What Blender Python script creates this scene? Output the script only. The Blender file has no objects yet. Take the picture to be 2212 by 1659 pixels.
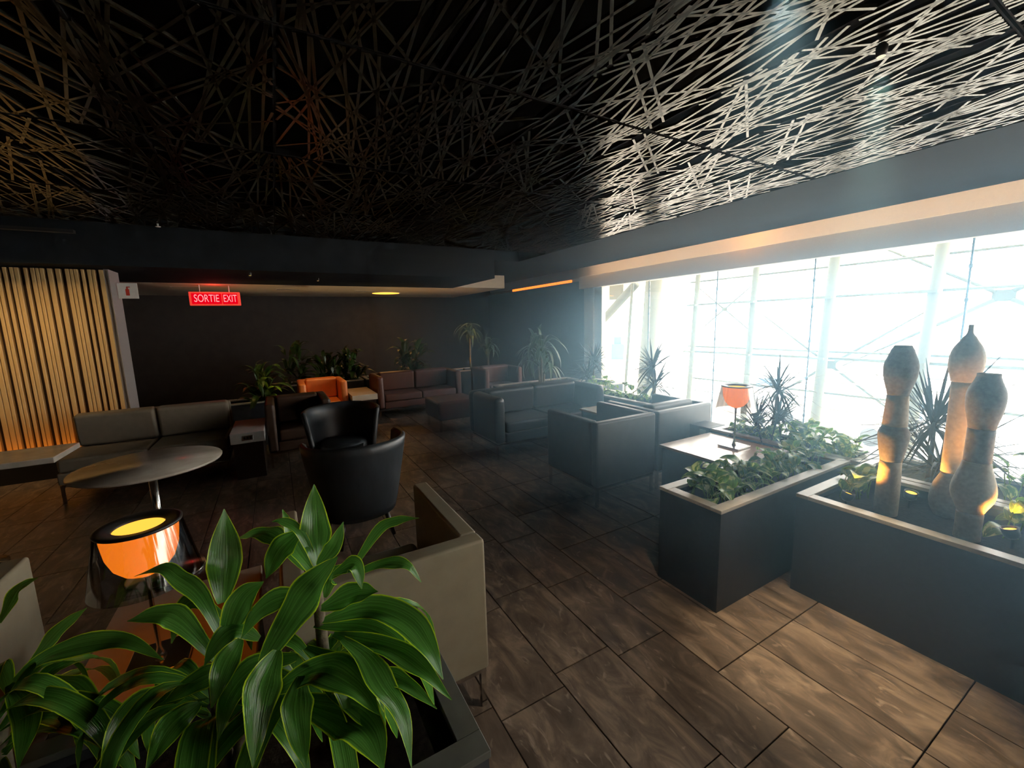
import bpy, bmesh, math, random
from mathutils import Vector, Matrix
sc = bpy.context.scene
COL = sc.collection
PI = math.pi
# ------------------------------------------------------------------ camera
yaw, pitch, roll, FPX, CAMH = 0.5142409, 0.14589388, -0.02693036, 893.61, 1.55
fw = Vector((math.sin(yaw)*math.cos(pitch), math.cos(yaw)*math.cos(pitch), -math.sin(pitch)))
r0 = Vector((math.cos(yaw), -math.sin(yaw), 0)); u0 = r0.cross(fw)
rr = math.cos(roll)*r0 + math.sin(roll)*u0; uu = -math.sin(roll)*r0 + math.cos(roll)*u0
cam = bpy.data.cameras.new('camera'); cam.sensor_width = 36; cam.lens = FPX/2212*36; cam.clip_start = 0.05; cam.clip_end = 500
co = bpy.data.objects.new('camera', cam); COL.objects.link(co); sc.camera = co
m = Matrix.Identity(4)
for i in range(3):
    m[i][0], m[i][1], m[i][2] = rr[i], uu[i], -fw[i]
m[0][3], m[1][3], m[2][3] = 0, 0, CAMH
co.matrix_world = m
# ------------------------------------------------------------------ world, sun, exposure
w = bpy.data.worlds.new('sky'); sc.world = w; w.use_nodes = True
bg = w.node_tree.nodes['Background']; bg.inputs[0].default_value = (0.93, 0.97, 1.0, 1); bg.inputs[1].default_value = 12.0
sc.view_settings.view_transform = 'Standard'; sc.view_settings.look = 'None'
sc.view_settings.exposure = 0.2; sc.view_settings.gamma = 1.0; sc.view_settings.use_curve_mapping = False
VEIL_DENSITY = 0.13
cy = sc.cycles
cy.use_denoising = True; cy.max_bounces = 7; cy.diffuse_bounces = 3; cy.glossy_bounces = 3; cy.transmission_bounces = 6
cy.transparent_max_bounces = 10; cy.volume_bounces = 0; cy.caustics_reflective = False; cy.caustics_refractive = False
cy.use_light_tree = False; cy.sample_clamp_indirect = 8.0; cy.use_adaptive_sampling = True; cy.adaptive_threshold = 0.03

def lamp(name, kind, loc, power, color, parent=None, aim=None, size=0.05, angle=None, blend=0.5, sizey=None):
    l = bpy.data.lights.new(name, kind); l.energy = power; l.color = color
    if kind == 'AREA':
        l.size = size
        if sizey: l.shape = 'RECTANGLE'; l.size_y = sizey
    elif kind in ('POINT', 'SPOT'): l.shadow_soft_size = size
    if kind == 'SPOT': l.spot_size = angle; l.spot_blend = blend
    o = bpy.data.objects.new(name, l); COL.objects.link(o); o.location = loc
    if aim is not None: o.rotation_euler = (Vector(aim)-Vector(loc)).to_track_quat('-Z', 'Y').to_euler()
    if parent: o.parent = parent
    return o

# ------------------------------------------------------------------ materials
MATS = {}
def nt(name):
    mt = bpy.data.materials.new(name); mt.use_nodes = True
    t = mt.node_tree; t.nodes.clear(); return mt, t, t.nodes, t.links
def mat(name, color, rough=0.5, metal=0.0, var=0.0, scale=8.0, bump=0.0, spec=0.5, coords='Object', emis=None, estr=0.0, color2=None, detail=4.0, stretch=None, trans=0.0):
    if name in MATS: return MATS[name]
    mt, t, n, l = nt(name)
    out = n.new('ShaderNodeOutputMaterial'); p = n.new('ShaderNodeBsdfPrincipled')
    p.inputs['Base Color'].default_value = (*color, 1); p.inputs['Roughness'].default_value = rough
    p.inputs['Metallic'].default_value = metal; p.inputs['Specular IOR Level'].default_value = spec
    if emis: mt.cycles.emission_sampling = 'NONE'; p.inputs['Emission Color'].default_value = (*emis, 1); p.inputs['Emission Strength'].default_value = estr
    if var or bump or color2:
        tc = n.new('ShaderNodeTexCoord'); mp = n.new('ShaderNodeMapping'); l.new(tc.outputs[coords], mp.inputs[0])
        if stretch: mp.inputs['Scale'].default_value = stretch
        nz = n.new('ShaderNodeTexNoise'); nz.inputs['Scale'].default_value = scale; nz.inputs['Detail'].default_value = detail
        l.new(mp.outputs[0], nz.inputs['Vector'])
        cr = n.new('ShaderNodeValToRGB'); l.new(nz.outputs['Fac'], cr.inputs[0])
        c2 = color2 or tuple(min(1, c*(1+var)) for c in color); c1 = color if color2 else tuple(c*(1-var) for c in color)
        cr.color_ramp.elements[0].position = 0.33; cr.color_ramp.elements[1].position = 0.67
        cr.color_ramp.elements[0].color = (*c1, 1); cr.color_ramp.elements[1].color = (*c2, 1)
        l.new(cr.outputs[0], p.inputs['Base Color'])
        if bump:
            b = n.new('ShaderNodeBump'); b.inputs['Strength'].default_value = bump; b.inputs['Distance'].default_value = 0.01
            l.new(nz.outputs['Fac'], b.inputs['Height']); l.new(b.outputs[0], p.inputs['Normal'])
    if trans:
        tr = n.new('ShaderNodeBsdfTranslucent'); tr.inputs[0].default_value = (*color, 1)
        mx = n.new('ShaderNodeMixShader'); mx.inputs[0].default_value = trans
        l.new(p.outputs[0], mx.inputs[1]); l.new(tr.outputs[0], mx.inputs[2]); l.new(mx.outputs[0], out.inputs[0])
    else:
        l.new(p.outputs[0], out.inputs[0])
    MATS[name] = mt; return mt
def leafmat(name, core, edge, edgew=0.12, trans=0.35, rough=0.3, stripes=20.0, mott=None, transc=None):
    """UV u across the blade (0..1), v along; a paler margin and fine lengthwise veins"""
    mt, t, n, l = nt(name)
    out = n.new('ShaderNodeOutputMaterial'); p = n.new('ShaderNodeBsdfPrincipled'); p.inputs['Roughness'].default_value = rough
    uv = n.new('ShaderNodeUVMap'); uv.uv_map = 'UVMap'
    sx = n.new('ShaderNodeSeparateXYZ'); l.new(uv.outputs[0], sx.inputs[0])
    a = n.new('ShaderNodeMath'); a.operation = 'SUBTRACT'; a.inputs[1].default_value = 0.5; l.new(sx.outputs[0], a.inputs[0])
    b = n.new('ShaderNodeMath'); b.operation = 'ABSOLUTE'; l.new(a.outputs[0], b.inputs[0])
    r = n.new('ShaderNodeMapRange'); r.inputs[1].default_value = 0.5-edgew; r.inputs[2].default_value = 0.5-edgew*0.45; l.new(b.outputs[0], r.inputs[0])
    mp = n.new('ShaderNodeMapping'); mp.inputs['Scale'].default_value = (stripes, 1.2, 1); l.new(uv.outputs[0], mp.inputs[0])
    nz = n.new('ShaderNodeTexNoise'); nz.inputs['Scale'].default_value = 1.0; nz.inputs['Detail'].default_value = 2; l.new(mp.outputs[0], nz.inputs['Vector'])
    cr = n.new('ShaderNodeValToRGB'); l.new(nz.outputs[0], cr.inputs[0])
    cr.color_ramp.elements[0].position = 0.3; cr.color_ramp.elements[1].position = 0.75
    cr.color_ramp.elements[0].color = (*[c*0.6 for c in core], 1); cr.color_ramp.elements[1].color = (*[min(1, c*1.5) for c in core], 1)
    src = cr.outputs[0]
    if mott:
        oi = n.new('ShaderNodeObjectInfo'); n2 = n.new('ShaderNodeTexNoise'); n2.inputs['Scale'].default_value = 3.0; n2.noise_dimensions = '4D'
        mw = n.new('ShaderNodeMath'); mw.operation = 'MULTIPLY'; mw.inputs[1].default_value = 40; l.new(oi.outputs['Random'], mw.inputs[0])
        l.new(uv.outputs[0], n2.inputs['Vector']); l.new(mw.outputs[0], n2.inputs['W'])
        m2 = n.new('ShaderNodeMapRange'); m2.inputs[1].default_value = 0.52; m2.inputs[2].default_value = 0.6; l.new(n2.outputs['Fac'], m2.inputs[0])
        mm = n.new('ShaderNodeMixRGB'); mm.inputs[2].default_value = (*mott, 1); l.new(m2.outputs[0], mm.inputs[0]); l.new(src, mm.inputs[1]); src = mm.outputs[0]
    mx = n.new('ShaderNodeMixRGB'); mx.inputs[2].default_value = (*edge, 1); l.new(r.outputs[0], mx.inputs[0]); l.new(src, mx.inputs[1])
    l.new(mx.outputs[0], p.inputs['Base Color'])
    bp = n.new('ShaderNodeBump'); bp.inputs['Strength'].default_value = 0.35; bp.inputs['Distance'].default_value = 0.004; l.new(nz.outputs[0], bp.inputs['Height']); l.new(bp.outputs[0], p.inputs['Normal'])
    tr = n.new('ShaderNodeBsdfTranslucent'); l.new(mx.outputs[0], tr.inputs[0])
    ms = n.new('ShaderNodeMixShader'); ms.inputs[0].default_value = trans; l.new(p.outputs[0], ms.inputs[1]); l.new(tr.outputs[0], ms.inputs[2])
    l.new(ms.outputs[0], out.inputs[0]); MATS[name] = mt; return mt
def thin_glass(name, tint, gloss=0.06, rough=0.02):
    mt, t, n, l = nt(name); out = n.new('ShaderNodeOutputMaterial')
    tr = n.new('ShaderNodeBsdfTransparent'); tr.inputs[0].default_value = (*tint, 1)
    g = n.new('ShaderNodeBsdfGlossy'); g.inputs['Roughness'].default_value = rough
    lw = n.new('ShaderNodeLayerWeight'); lw.inputs[0].default_value = 0.35
    ml = n.new('ShaderNodeMath'); ml.operation = 'MULTIPLY_ADD'; ml.inputs[1].default_value = 0.25; ml.inputs[2].default_value = gloss; l.new(lw.outputs['Facing'], ml.inputs[0])
    mx = n.new('ShaderNodeMixShader'); l.new(ml.outputs[0], mx.inputs[0]); l.new(tr.outputs[0], mx.inputs[1]); l.new(g.outputs[0], mx.inputs[2]); l.new(mx.outputs[0], out.inputs[0])
    MATS[name] = mt; return mt
def emit(name, color, s):
    mt, t, n, l = nt(name); out = n.new('ShaderNodeOutputMaterial'); e = n.new('ShaderNodeEmission')
    e.inputs[0].default_value = (*color, 1); e.inputs[1].default_value = s; l.new(e.outputs[0], out.inputs[0]); MATS[name] = mt
    if name not in ('cove_led', 'floor_led', 'amber_bowl', 'amber_bowl_inside'): mt.cycles.emission_sampling = 'NONE'
    return mt
def tilemat():
    mt, t, n, l = nt('slate_tile'); out = n.new('ShaderNodeOutputMaterial'); p = n.new('ShaderNodeBsdfPrincipled')
    tc = n.new('ShaderNodeTexCoord'); oi = n.new('ShaderNodeObjectInfo')
    geo = n.new('ShaderNodeNewGeometry')
    mp = n.new('ShaderNodeMapping'); mp.inputs['Scale'].default_value = (3.2, 1.3, 1); mp.inputs['Rotation'].default_value = (0, 0, 0.35); l.new(geo.outputs['Position'], mp.inputs[0])
    va = n.new('ShaderNodeVectorMath'); l.new(mp.outputs[0], va.inputs[0])
    cx = n.new('ShaderNodeCombineXYZ'); mu = n.new('ShaderNodeMath'); mu.operation = 'MULTIPLY'; mu.inputs[1].default_value = 30; l.new(oi.outputs['Random'], mu.inputs[0]); l.new(mu.outputs[0], cx.inputs[2]); l.new(cx.outputs[0], va.inputs[1])
    nz = n.new('ShaderNodeTexNoise'); nz.inputs['Scale'].default_value = 2.9; nz.inputs['Detail'].default_value = 9; nz.inputs['Roughness'].default_value = 0.62; nz.inputs['Distortion'].default_value = 0.9; l.new(va.outputs[0], nz.inputs['Vector'])
    cr = n.new('ShaderNodeValToRGB'); l.new(nz.outputs[0], cr.inputs[0]); e = cr.color_ramp.elements
    e[0].position = 0.34; e[0].color = (0.070, 0.050, 0.037, 1); e[1].position = 0.68; e[1].color = (0.29, 0.21, 0.15, 1)
    x = e.new(0.5); x.color = (0.140, 0.100, 0.074, 1)
    n2 = n.new('ShaderNodeTexNoise'); n2.inputs['Scale'].default_value = 5.0; n2.inputs['Detail'].default_value = 6; n2.inputs['Distortion'].default_value = 2.2; l.new(va.outputs[0], n2.inputs['Vector'])
    c2 = n.new('ShaderNodeValToRGB'); l.new(n2.outputs[0], c2.inputs[0]); c2.color_ramp.elements[0].position = 0.61; c2.color_ramp.elements[0].color = (0, 0, 0, 1); c2.color_ramp.elements[1].position = 0.78
    mx = n.new('ShaderNodeMixRGB'); mx.inputs[2].default_value = (0.36, 0.28, 0.22, 1); l.new(c2.outputs[0], mx.inputs[0]); l.new(cr.outputs[0], mx.inputs[1])
    l.new(mx.outputs[0], p.inputs['Base Color'])
    rg = n.new('ShaderNodeMapRange'); rg.inputs[3].default_value = 0.34; rg.inputs[4].default_value = 0.52; l.new(nz.outputs[0], rg.inputs[0]); l.new(rg.outputs[0], p.inputs['Roughness'])
    p.inputs['Specular IOR Level'].default_value = 0.4
    b = n.new('ShaderNodeBump'); b.inputs['Strength'].default_value = 0.25; b.inputs['Distance'].default_value = 0.01; l.new(nz.outputs[0], b.inputs['Height']); l.new(b.outputs[0], p.inputs['Normal'])
    l.new(p.outputs[0], out.inputs[0]); MATS['tile'] = mt; return mt
tile_m = tilemat()
M_grout = mat('grout', (0.02, 0.017, 0.015), 0.9)
M_black = mat('black_paint', (0.012, 0.012, 0.013), 0.85, spec=0.05)
M_ceil = mat('ceiling_dark', (0.016, 0.021, 0.026), 0.8, var=0.2, scale=4, spec=0.12)
M_strip = mat('lattice_metal', (0.018, 0.016, 0.012), 0.20, 0.0, var=0.12, scale=30, spec=0.68)
for n_ in M_strip.node_tree.nodes:
    if n_.type == 'BSDF_PRINCIPLED': n_.inputs['Specular Tint'].default_value = (0.97, 1.0, 0.76, 1)
M_wall = mat('wall_charcoal', (0.040, 0.033, 0.028), 0.75, var=0.15, scale=5, bump=0.05)
M_soff = mat('soffit_plaster', (0.72, 0.62, 0.48), 0.85, var=0.05, scale=12)
M_blind = mat('blind_fabric', (0.62, 0.58, 0.50), 0.85, var=0.04, scale=60)
M_frame = mat('window_frame_paint', (0.72, 0.70, 0.58), 0.5, var=0.05, scale=20)
M_slat = mat('slat_wood', (0.56, 0.38, 0.16), 0.5, var=0.10, scale=9, stretch=(1, 1, 0.08))
M_slatback = mat('slat_back', (0.035, 0.018, 0.014), 0.8)
M_white = mat('white_panel', (0.62, 0.60, 0.57), 0.6, var=0.04, scale=20)
M_plant = mat('planter_laminate', (0.030, 0.034, 0.040), 0.55, var=0.12, scale=40, bump=0.03)
M_rim = mat('planter_rim_stone', (0.50, 0.44, 0.35), 0.35, var=0.10, scale=14, detail=8)
M_rimdark = mat('planter_rim_dark_stone', (0.10, 0.10, 0.085), 0.4, var=0.15, scale=14)
M_soil = mat('potting_soil', (0.025, 0.02, 0.018), 0.95, var=0.5, scale=50, bump=0.6)
M_taupe = mat('taupe_leather', (0.26, 0.22, 0.15), 0.42, var=0.06, scale=16, bump=0.04)
M_taupe2 = mat('grey_taupe_leather', (0.20, 0.17, 0.125), 0.5, var=0.06, scale=16, bump=0.04)
M_grey = mat('grey_leather', (0.085, 0.088, 0.085), 0.42, var=0.08, scale=14, bump=0.05)
M_blkl = mat('black_leather', (0.026, 0.026, 0.026), 0.30, var=0.15, scale=10, bump=0.10)
M_tub = mat('tub_black_leather', (0.024, 0.029, 0.034), 0.42, var=0.15, scale=9, bump=0.12, stretch=(2.5, 2.5, 0.6))
M_brown = mat('brown_leather', (0.060, 0.034, 0.022), 0.42, var=0.12, scale=10, bump=0.06)
M_red = mat('russet_leather', (0.085, 0.026, 0.014), 0.42, var=0.12, scale=10, bump=0.06)
M_orange = mat('orange_leather', (0.62, 0.17, 0.03), 0.42, var=0.08, scale=10, bump=0.05)
M_chrome = mat('chrome', (0.72, 0.70, 0.66), 0.16, 1.0)
M_steel = mat('brushed_steel', (0.5, 0.48, 0.45), 0.3, 1.0)
M_leg = mat('dark_wood_leg', (0.025, 0.014, 0.010), 0.35, var=0.3, scale=20)
M_marble = mat('cream_marble', (0.58, 0.44, 0.30), 0.16, color2=(0.66, 0.54, 0.40), scale=6, detail=9)
M_marble2 = mat('pale_marble', (0.36, 0.31, 0.25), 0.14, color2=(0.50, 0.45, 0.38), scale=5, detail=9)
M_vase_l = mat('pale_stoneware', (0.58, 0.52, 0.41), 0.7, var=0.12, scale=60, bump=0.15)
M_vase_d = mat('dark_stoneware', (0.22, 0.225, 0.215), 0.7, var=0.18, scale=60, bump=0.15)
M_plastic = mat('black_plastic', (0.02, 0.02, 0.02), 0.4)
M_steelpaint = mat('cream_steel', (0.105, 0.093, 0.042), 0.6, var=0.06, scale=30)
M_apron = mat('apron_concrete', (0.75, 0.75, 0.74), 0.9, var=0.08, scale=0.3)
M_vehicle = mat('vehicle_white', (0.8, 0.8, 0.8), 0.4)
M_vglass = mat('vehicle_glass', (0.10, 0.19, 0.30), 0.15)
M_tyre = mat('tyre', (0.06, 0.06, 0.06), 0.8)
M_teal = mat('teal_cladding', (0.06, 0.17, 0.17), 0.5)
M_asph = mat('dark_paving', (0.09, 0.09, 0.09), 0.9)
M_glass = thin_glass('window_glass', (0.96, 0.985, 0.98), 0.03)
M_shade = thin_glass('smoked_shade', (0.36, 0.325, 0.30), 0.16, 0.08)
M_bowl = emit('amber_bowl', (1.0, 0.235, 0.012), 2.5)
M_bowlin = emit('amber_bowl_inside', (1.0, 0.46, 0.05), 1.4)
M_cane = mat('cane_bark', (0.16, 0.13, 0.08), 0.8, var=0.3, scale=60, bump=0.4)
M_lf_big = leafmat('dracaena_leaf', (0.085, 0.25, 0.040), (0.60, 0.85, 0.03), 0.055, 0.36, 0.18, 22)
M_lf_pot = leafmat('pothos_leaf', (0.12, 0.25, 0.04), (0.24, 0.40, 0.06), 0.06, 0.45, 0.32, 9, mott=(0.62, 0.66, 0.22))
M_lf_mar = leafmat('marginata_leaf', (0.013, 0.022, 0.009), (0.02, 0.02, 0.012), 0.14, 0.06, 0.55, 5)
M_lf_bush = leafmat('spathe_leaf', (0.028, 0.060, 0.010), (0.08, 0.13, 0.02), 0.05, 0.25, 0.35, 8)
M_lf_corn = leafmat('strap_leaf', (0.05, 0.10, 0.05), (0.12, 0.18, 0.10), 0.2, 0.25, 0.35, 8)

# ------------------------------------------------------------------ mesh helpers
class MB:
    def __init__(s): s.v = []; s.f = []; s.uv = {}
    def add(s, vs, fs):
        k = len(s.v); s.v += [tuple(v) for v in vs]; s.f += [tuple(i+k for i in f) for f in fs]; return k
    def box(s, x0, x1, y0, y1, z0, z1):
        s.add([(x0,y0,z0),(x1,y0,z0),(x1,y1,z0),(x0,y1,z0),(x0,y0,z1),(x1,y0,z1),(x1,y1,z1),(x0,y1,z1)],
              [(0,3,2,1),(4,5,6,7),(0,1,5,4),(1,2,6,5),(2,3,7,6),(3,0,4,7)]); return s
    def tube(s, pts, rad, n=10, cap=True):
        pts = [Vector(p) for p in pts]; R = rad if isinstance(rad, (list, tuple)) else [rad]*len(pts)
        rings = []
        for i, p in enumerate(pts):
            d = (pts[min(i+1, len(pts)-1)]-pts[max(i-1, 0)]).normalized()
            a = d.orthogonal().normalized() if i == 0 else (a - d*a.dot(d)).normalized()
            b = d.cross(a)
            rings.append(s.add([p+(a*math.cos(2*PI*k/n)+b*math.sin(2*PI*k/n))*R[i] for k in range(n)], []))
        for i in range(len(pts)-1):
            A, B = rings[i], rings[i+1]
            s.f += [(A+k, A+(k+1) % n, B+(k+1) % n, B+k) for k in range(n)]
        if cap: s.f.append(tuple(rings[0]+k for k in reversed(range(n)))); s.f.append(tuple(rings[-1]+k for k in range(n)))
        return s
    def lathe(s, prof, n=32, c=(0, 0)):
        rings = [s.add([(c[0]+r*math.cos(2*PI*k/n), c[1]+r*math.sin(2*PI*k/n), z) for k in range(n)], []) for z, r in prof]
        for i in range(len(prof)-1):
            A, B = rings[i], rings[i+1]
            s.f += [(A+k, A+(k+1) % n, B+(k+1) % n, B+k) for k in range(n)]
        if prof[0][1] > 1e-5: s.f.append(tuple(rings[0]+k for k in reversed(range(n))))
        if prof[-1][1] > 1e-5: s.f.append(tuple(rings[-1]+k for k in range(n)))
        return s
    def grid(s, P, closeu=False):
        nu, nv = len(P), len(P[0]); k = s.add([q for row in P for q in row], [])
        for i in range(nu if closeu else nu-1):
            for j in range(nv-1):
                a = k+i*nv+j; b = k+((i+1) % nu)*nv+j
                s.f.append((a, b, b+1, a+1))
        return s
    def mesh(s, name, m, smooth=False):
        me = bpy.data.meshes.new(name); me.from_pydata(s.v, [], s.f); me.materials.append(m)
        if smooth:
            for p in me.polygons: p.use_smooth = True
        if s.uv:
            uvl = me.uv_layers.new(name='UVMap')
            for lp in me.loops: uvl.data[lp.index].uv = s.uv.get(lp.vertex_index, (0.5, 0.5))
        bm = bmesh.new(); bm.from_mesh(me)
        if not s.uv: bmesh.ops.recalc_face_normals(bm, faces=bm.faces)
        bm.to_mesh(me); bm.free()
        return me
    def build(s, name, m, parent=None, smooth=False): return put(name, s.mesh(name, m, smooth), parent)
def put(name, me, parent=None, loc=None, rot=None, scale=None):
    o = bpy.data.objects.new(name, me); COL.objects.link(o); o.parent = parent
    if loc is not None: o.location = loc
    if rot is not None: o.rotation_euler = rot
    if scale is not None: o.scale = scale
    return o
def tag(o, label, cat, group=None, kind=None):
    o['label'] = label; o['category'] = cat
    if group: o['group'] = group
    if kind: o['kind'] = kind
    return o
def thing(name, label, cat, loc=(0, 0, 0), rz=0, group=None):
    o = bpy.data.objects.new(name, None); COL.objects.link(o); o.location = loc; o.rotation_euler = (0, 0, rz)
    o.empty_display_size = 0.1
    return tag(o, label, cat, group)
def struct(o): o['kind'] = 'structure'; return o
def rmesh(name, x0, x1, y0, y1, z0, z1, r, m, seg=3, puff=0.0):
    """rounded box mesh, optionally puffed like a cushion"""
    bm = bmesh.new(); bmesh.ops.create_cube(bm, size=1)
    for v in bm.verts:
        v.co = Vector(((x0+x1)/2+v.co.x*(x1-x0), (y0+y1)/2+v.co.y*(y1-y0), (z0+z1)/2+v.co.z*(z1-z0)))
    bmesh.ops.bevel(bm, geom=list(bm.edges), offset=r, segments=seg, profile=0.5, affect='EDGES')
    me = bpy.data.meshes.new(name); bm.to_mesh(me); bm.free(); me.materials.append(m)
    if seg > 1:
        for p in me.polygons: p.use_smooth = True
    return me
def rbox(name, x0, x1, y0, y1, z0, z1, r, m, parent=None, seg=3):
    o = put(name, rmesh(name, x0, x1, y0, y1, z0, z1, r, m, seg), parent)
    if seg > 1: o.modifiers.new('weighted_normal', 'WEIGHTED_NORMAL').weight = 80
    return o
def bez(pts, n):
    """smooth curve through the control points (Catmull-Rom)"""
    P = [Vector(p) for p in pts]; P = [P[0]*2-P[1]] + P + [P[-1]*2-P[-2]]; out = []
    segs = len(P)-3
    for i in range(n+1):
        t = i/n*segs; k = min(int(t), segs-1); t -= k; a, b, c, d = P[k:k+4]
        out.append(0.5*((2*b)+(c-a)*t+(2*a-5*b+4*c-d)*t*t+(3*b-a-3*c+d)*t**3))
    return out
def blade(mb, pts, width, n=12, fold=0.25, up=Vector((0, 0, 1)), prof=None, wave=0.0, twist=0.0, nu=4, ph=0.0):
    """a leaf blade along a curve: folded cross section, UVs across and along"""
    C = bez(pts, n)
    prof = prof or (lambda t: max(0.03, math.sin(PI*min(1, t*0.93+0.05))**0.75) if t < 0.55 else max(0.0, math.cos((t-0.55)/0.45*PI/2))**0.8+0.0)
    k = len(mb.v)
    for i, p in enumerate(C):
        t = i/n; d = (C[min(i+1, n)]-C[max(i-1, 0)]).normalized()
        s = d.cross(up)
        if s.length < 1e-3: s = d.orthogonal()
        s.normalize(); nrm = s.cross(d).normalized()
        a = twist*t; s2 = s*math.cos(a)+nrm*math.sin(a); n2 = nrm*math.cos(a)-s*math.sin(a)
        hw = max(0.001, width/2*prof(t))
        for j in range(nu+1):
            u = j/nu*2-1
            q = p+s2*u*hw+n2*(abs(u)*hw*fold+wave*hw*math.sin(t*14+ph+u*2)*abs(u))
            mb.uv[len(mb.v)] = (j/nu, t); mb.v.append(tuple(q))
    for i in range(n):
        for j in range(nu):
            a = k+i*(nu+1)+j; mb.f.append((a, a+1, a+nu+2, a+nu+1))
    return mb
def text_mesh(name, txt, size, m, extrude=0.002):
    cu = bpy.data.curves.new('lettering', 'FONT'); cu.body = txt; cu.size = size; cu.extrude = extrude; cu.align_x = 'CENTER'; cu.align_y = 'CENTER'
    o = bpy.data.objects.new('lettering', cu); COL.objects.link(o); dg = bpy.context.evaluated_depsgraph_get()
    me = bpy.data.meshes.new_from_object(o.evaluated_get(dg)); bpy.data.objects.remove(o); bpy.data.curves.remove(cu)
    me.materials.clear(); me.materials.append(m); me.name = name; return me

# ================================================================== THE SETTING
# ---- floor: a slab with a tile on each grid place
floor = struct(MB().box(-5.2, 5.6, -7.0, 11.1, -0.25, -0.012).build('floor', M_grout))
TX, TY = 0.31, 0.588
tile_me = rmesh('tile', 0.0025, TX-0.0025, 0.0025, TY-0.0025, -0.012, 0.0, 0.0015, tile_m, 1)
spots = []
for i in range(-17, 12):
    off = 0.394 if i >= 0 else (0.394+0.293 if i % 2 else 0.17)
    for j in range(-13, 19):
        x, y = 1.56+i*TX, off+j*TY
        if x < -5.2 or x+TX > 5.6 or y < -7 or y+TY > 11.1: continue
        d = Vector((x+TX/2, y+TY/2, -CAMH)); z = d.dot(fw)
        vis = z > 0.3 and abs(d.dot(rr)/z) < 1.3 and -0.98 < d.dot(uu)/z
        spots.append((z if vis else 99+abs(y), x, y))
spots.sort()
for k, (z, x, y) in enumerate(spots[:300]): put('tile', tile_me, floor, (x, y, 0))
rest = MB()
for z, x, y in spots[300:]: rest.box(x+0.0025, x+TX-0.0025, y+0.0025, y+TY-0.0025, -0.012, 0.0)
o = rest.build('far_tile', tile_m, floor); o['kind'] = 'stuff'
# ---- walls
struct(MB().box(-5.3, 5.8, 11.0, 11.25, -0.012, 2.9).build('wall_back', M_wall))
struct(MB().box(5.5, 5.75, 6.63, 11.0, -0.012, 2.36).build('wall_right', M_wall))
struct(MB().box(-5.4, -5.2, -7.1, 11.2, -0.012, 2.9).build('wall_far_left', M_wall))
struct(MB().box(-5.3, 5.8, -7.2, -7.0, -0.012, 2.9).build('wall_front', M_soff))
struct(MB().box(5.56, 5.75, -7.0, 11.0, 2.425, 2.95).build('wall_above_window', M_blind))
# slatted partition
wl = struct(MB().box(-5.2, -1.60, 6.45, 6.75, 0.0, 2.27).build('wall_left', M_slatback))
struct(MB().box(-1.60, -1.56, 6.40, 6.75, 0.0, 2.27).build('trim_1', mat('grey_trim', (0.30, 0.27, 0.26), 0.6)))
random.seed(5); x = -1.565
slat_cache = {}
while x > -4.2:
    for q in range(random.choice((1, 2, 3, 3, 2))):
        wdt = random.choice((0.026, 0.032, 0.038))
        if wdt not in slat_cache: slat_cache[wdt] = rmesh('slat', -wdt, 0, 0, 0.05, 0.02, 2.262, 0.003, M_slat, 1)
        put('slat', slat_cache[wdt], wl, (x, 6.40, 0)); x -= wdt+0.006
    x -= random.choice((0.018, 0.026, 0.03))
# ---- ceiling
ceil = struct(MB().box(-5.3, 5.6, -7.1, 11.1, 2.80, 2.95).build('ceiling', M_black))
struct(MB().box(3.66, 5.24, -7.0, 11.0, 2.565, 2.80).build('ceiling_edge_band', M_ceil))
struct(MB().box(-5.2, 3.2, 6.14, 8.0, 2.28, 2.80).build('ceiling_dark_soffit', M_ceil))
struct(MB().box(-5.2, 4.4, 8.0, 11.0, 2.30, 2.80).build('ceiling_pale_soffit', M_soff))
struct(MB().box(3.2, 3.66, 6.14, 8.0, 2.565, 2.80).build('ceiling_infill', M_ceil))
lat = []
for sd in range(4):
    random.seed(40+sd); mb = MB()
    W, L = 0.592, 1.192
    def strip(ax, ay, bx, by, wd=0.0125, h=0.012):
        d = Vector((bx-ax, by-ay, 0)); s = Vector((-d.y, d.x, 0)).normalized()*wd/2
        mb.add([Vector((ax, ay, 0))-s, Vector((bx, by, 0))-s, Vector((bx, by, 0))+s, Vector((ax, ay, 0))+s]+[Vector((ax, ay, h))-s, Vector((bx, by, h))-s, Vector((bx, by, h))+s, Vector((ax, ay, h))+s],
               [(0,3,2,1),(4,5,6,7),(0,1,5,4),(1,2,6,5),(2,3,7,6),(3,0,4,7)])
    for k in range(32):
        an = math.radians(random.uniform(-24, 24) if k < 23 else random.choice((-1, 1))*random.uniform(28, 62))
        px, py = random.uniform(0.01, W-0.01), random.uniform(0.01, L-0.01); dx, dy = math.sin(an), math.cos(an)
        ts = []
        t0, t1 = -9, 9
        for p_, d_, lo, hi in ((px, dx, 0.008, W-0.008), (py, dy, 0.008, L-0.008)):
            if abs(d_) > 1e-6:
                a, b = (lo-p_)/d_, (hi-p_)/d_; t0 = max(t0, min(a, b)); t1 = min(t1, max(a, b))
        if t1-t0 > 0.12: strip(px+dx*t0, py+dy*t0, px+dx*t1, py+dy*t1)
    fr = MB()
    lat.append(mb.mesh('lattice', M_strip))
frm = MB(); W, L = 0.592, 1.192
frm.box(0, W, 0, 0.006, 0.004, 0.04); frm.box(0, W, L-0.006, L, 0.004, 0.04); frm.box(0, 0.006, 0.006, L-0.006, 0.004, 0.04); frm.box(W-0.006, W, 0.006, L-0.006, 0.004, 0.04)
frm_me = frm.mesh('ceiling_panel', M_black)
random.seed(3)
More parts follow.
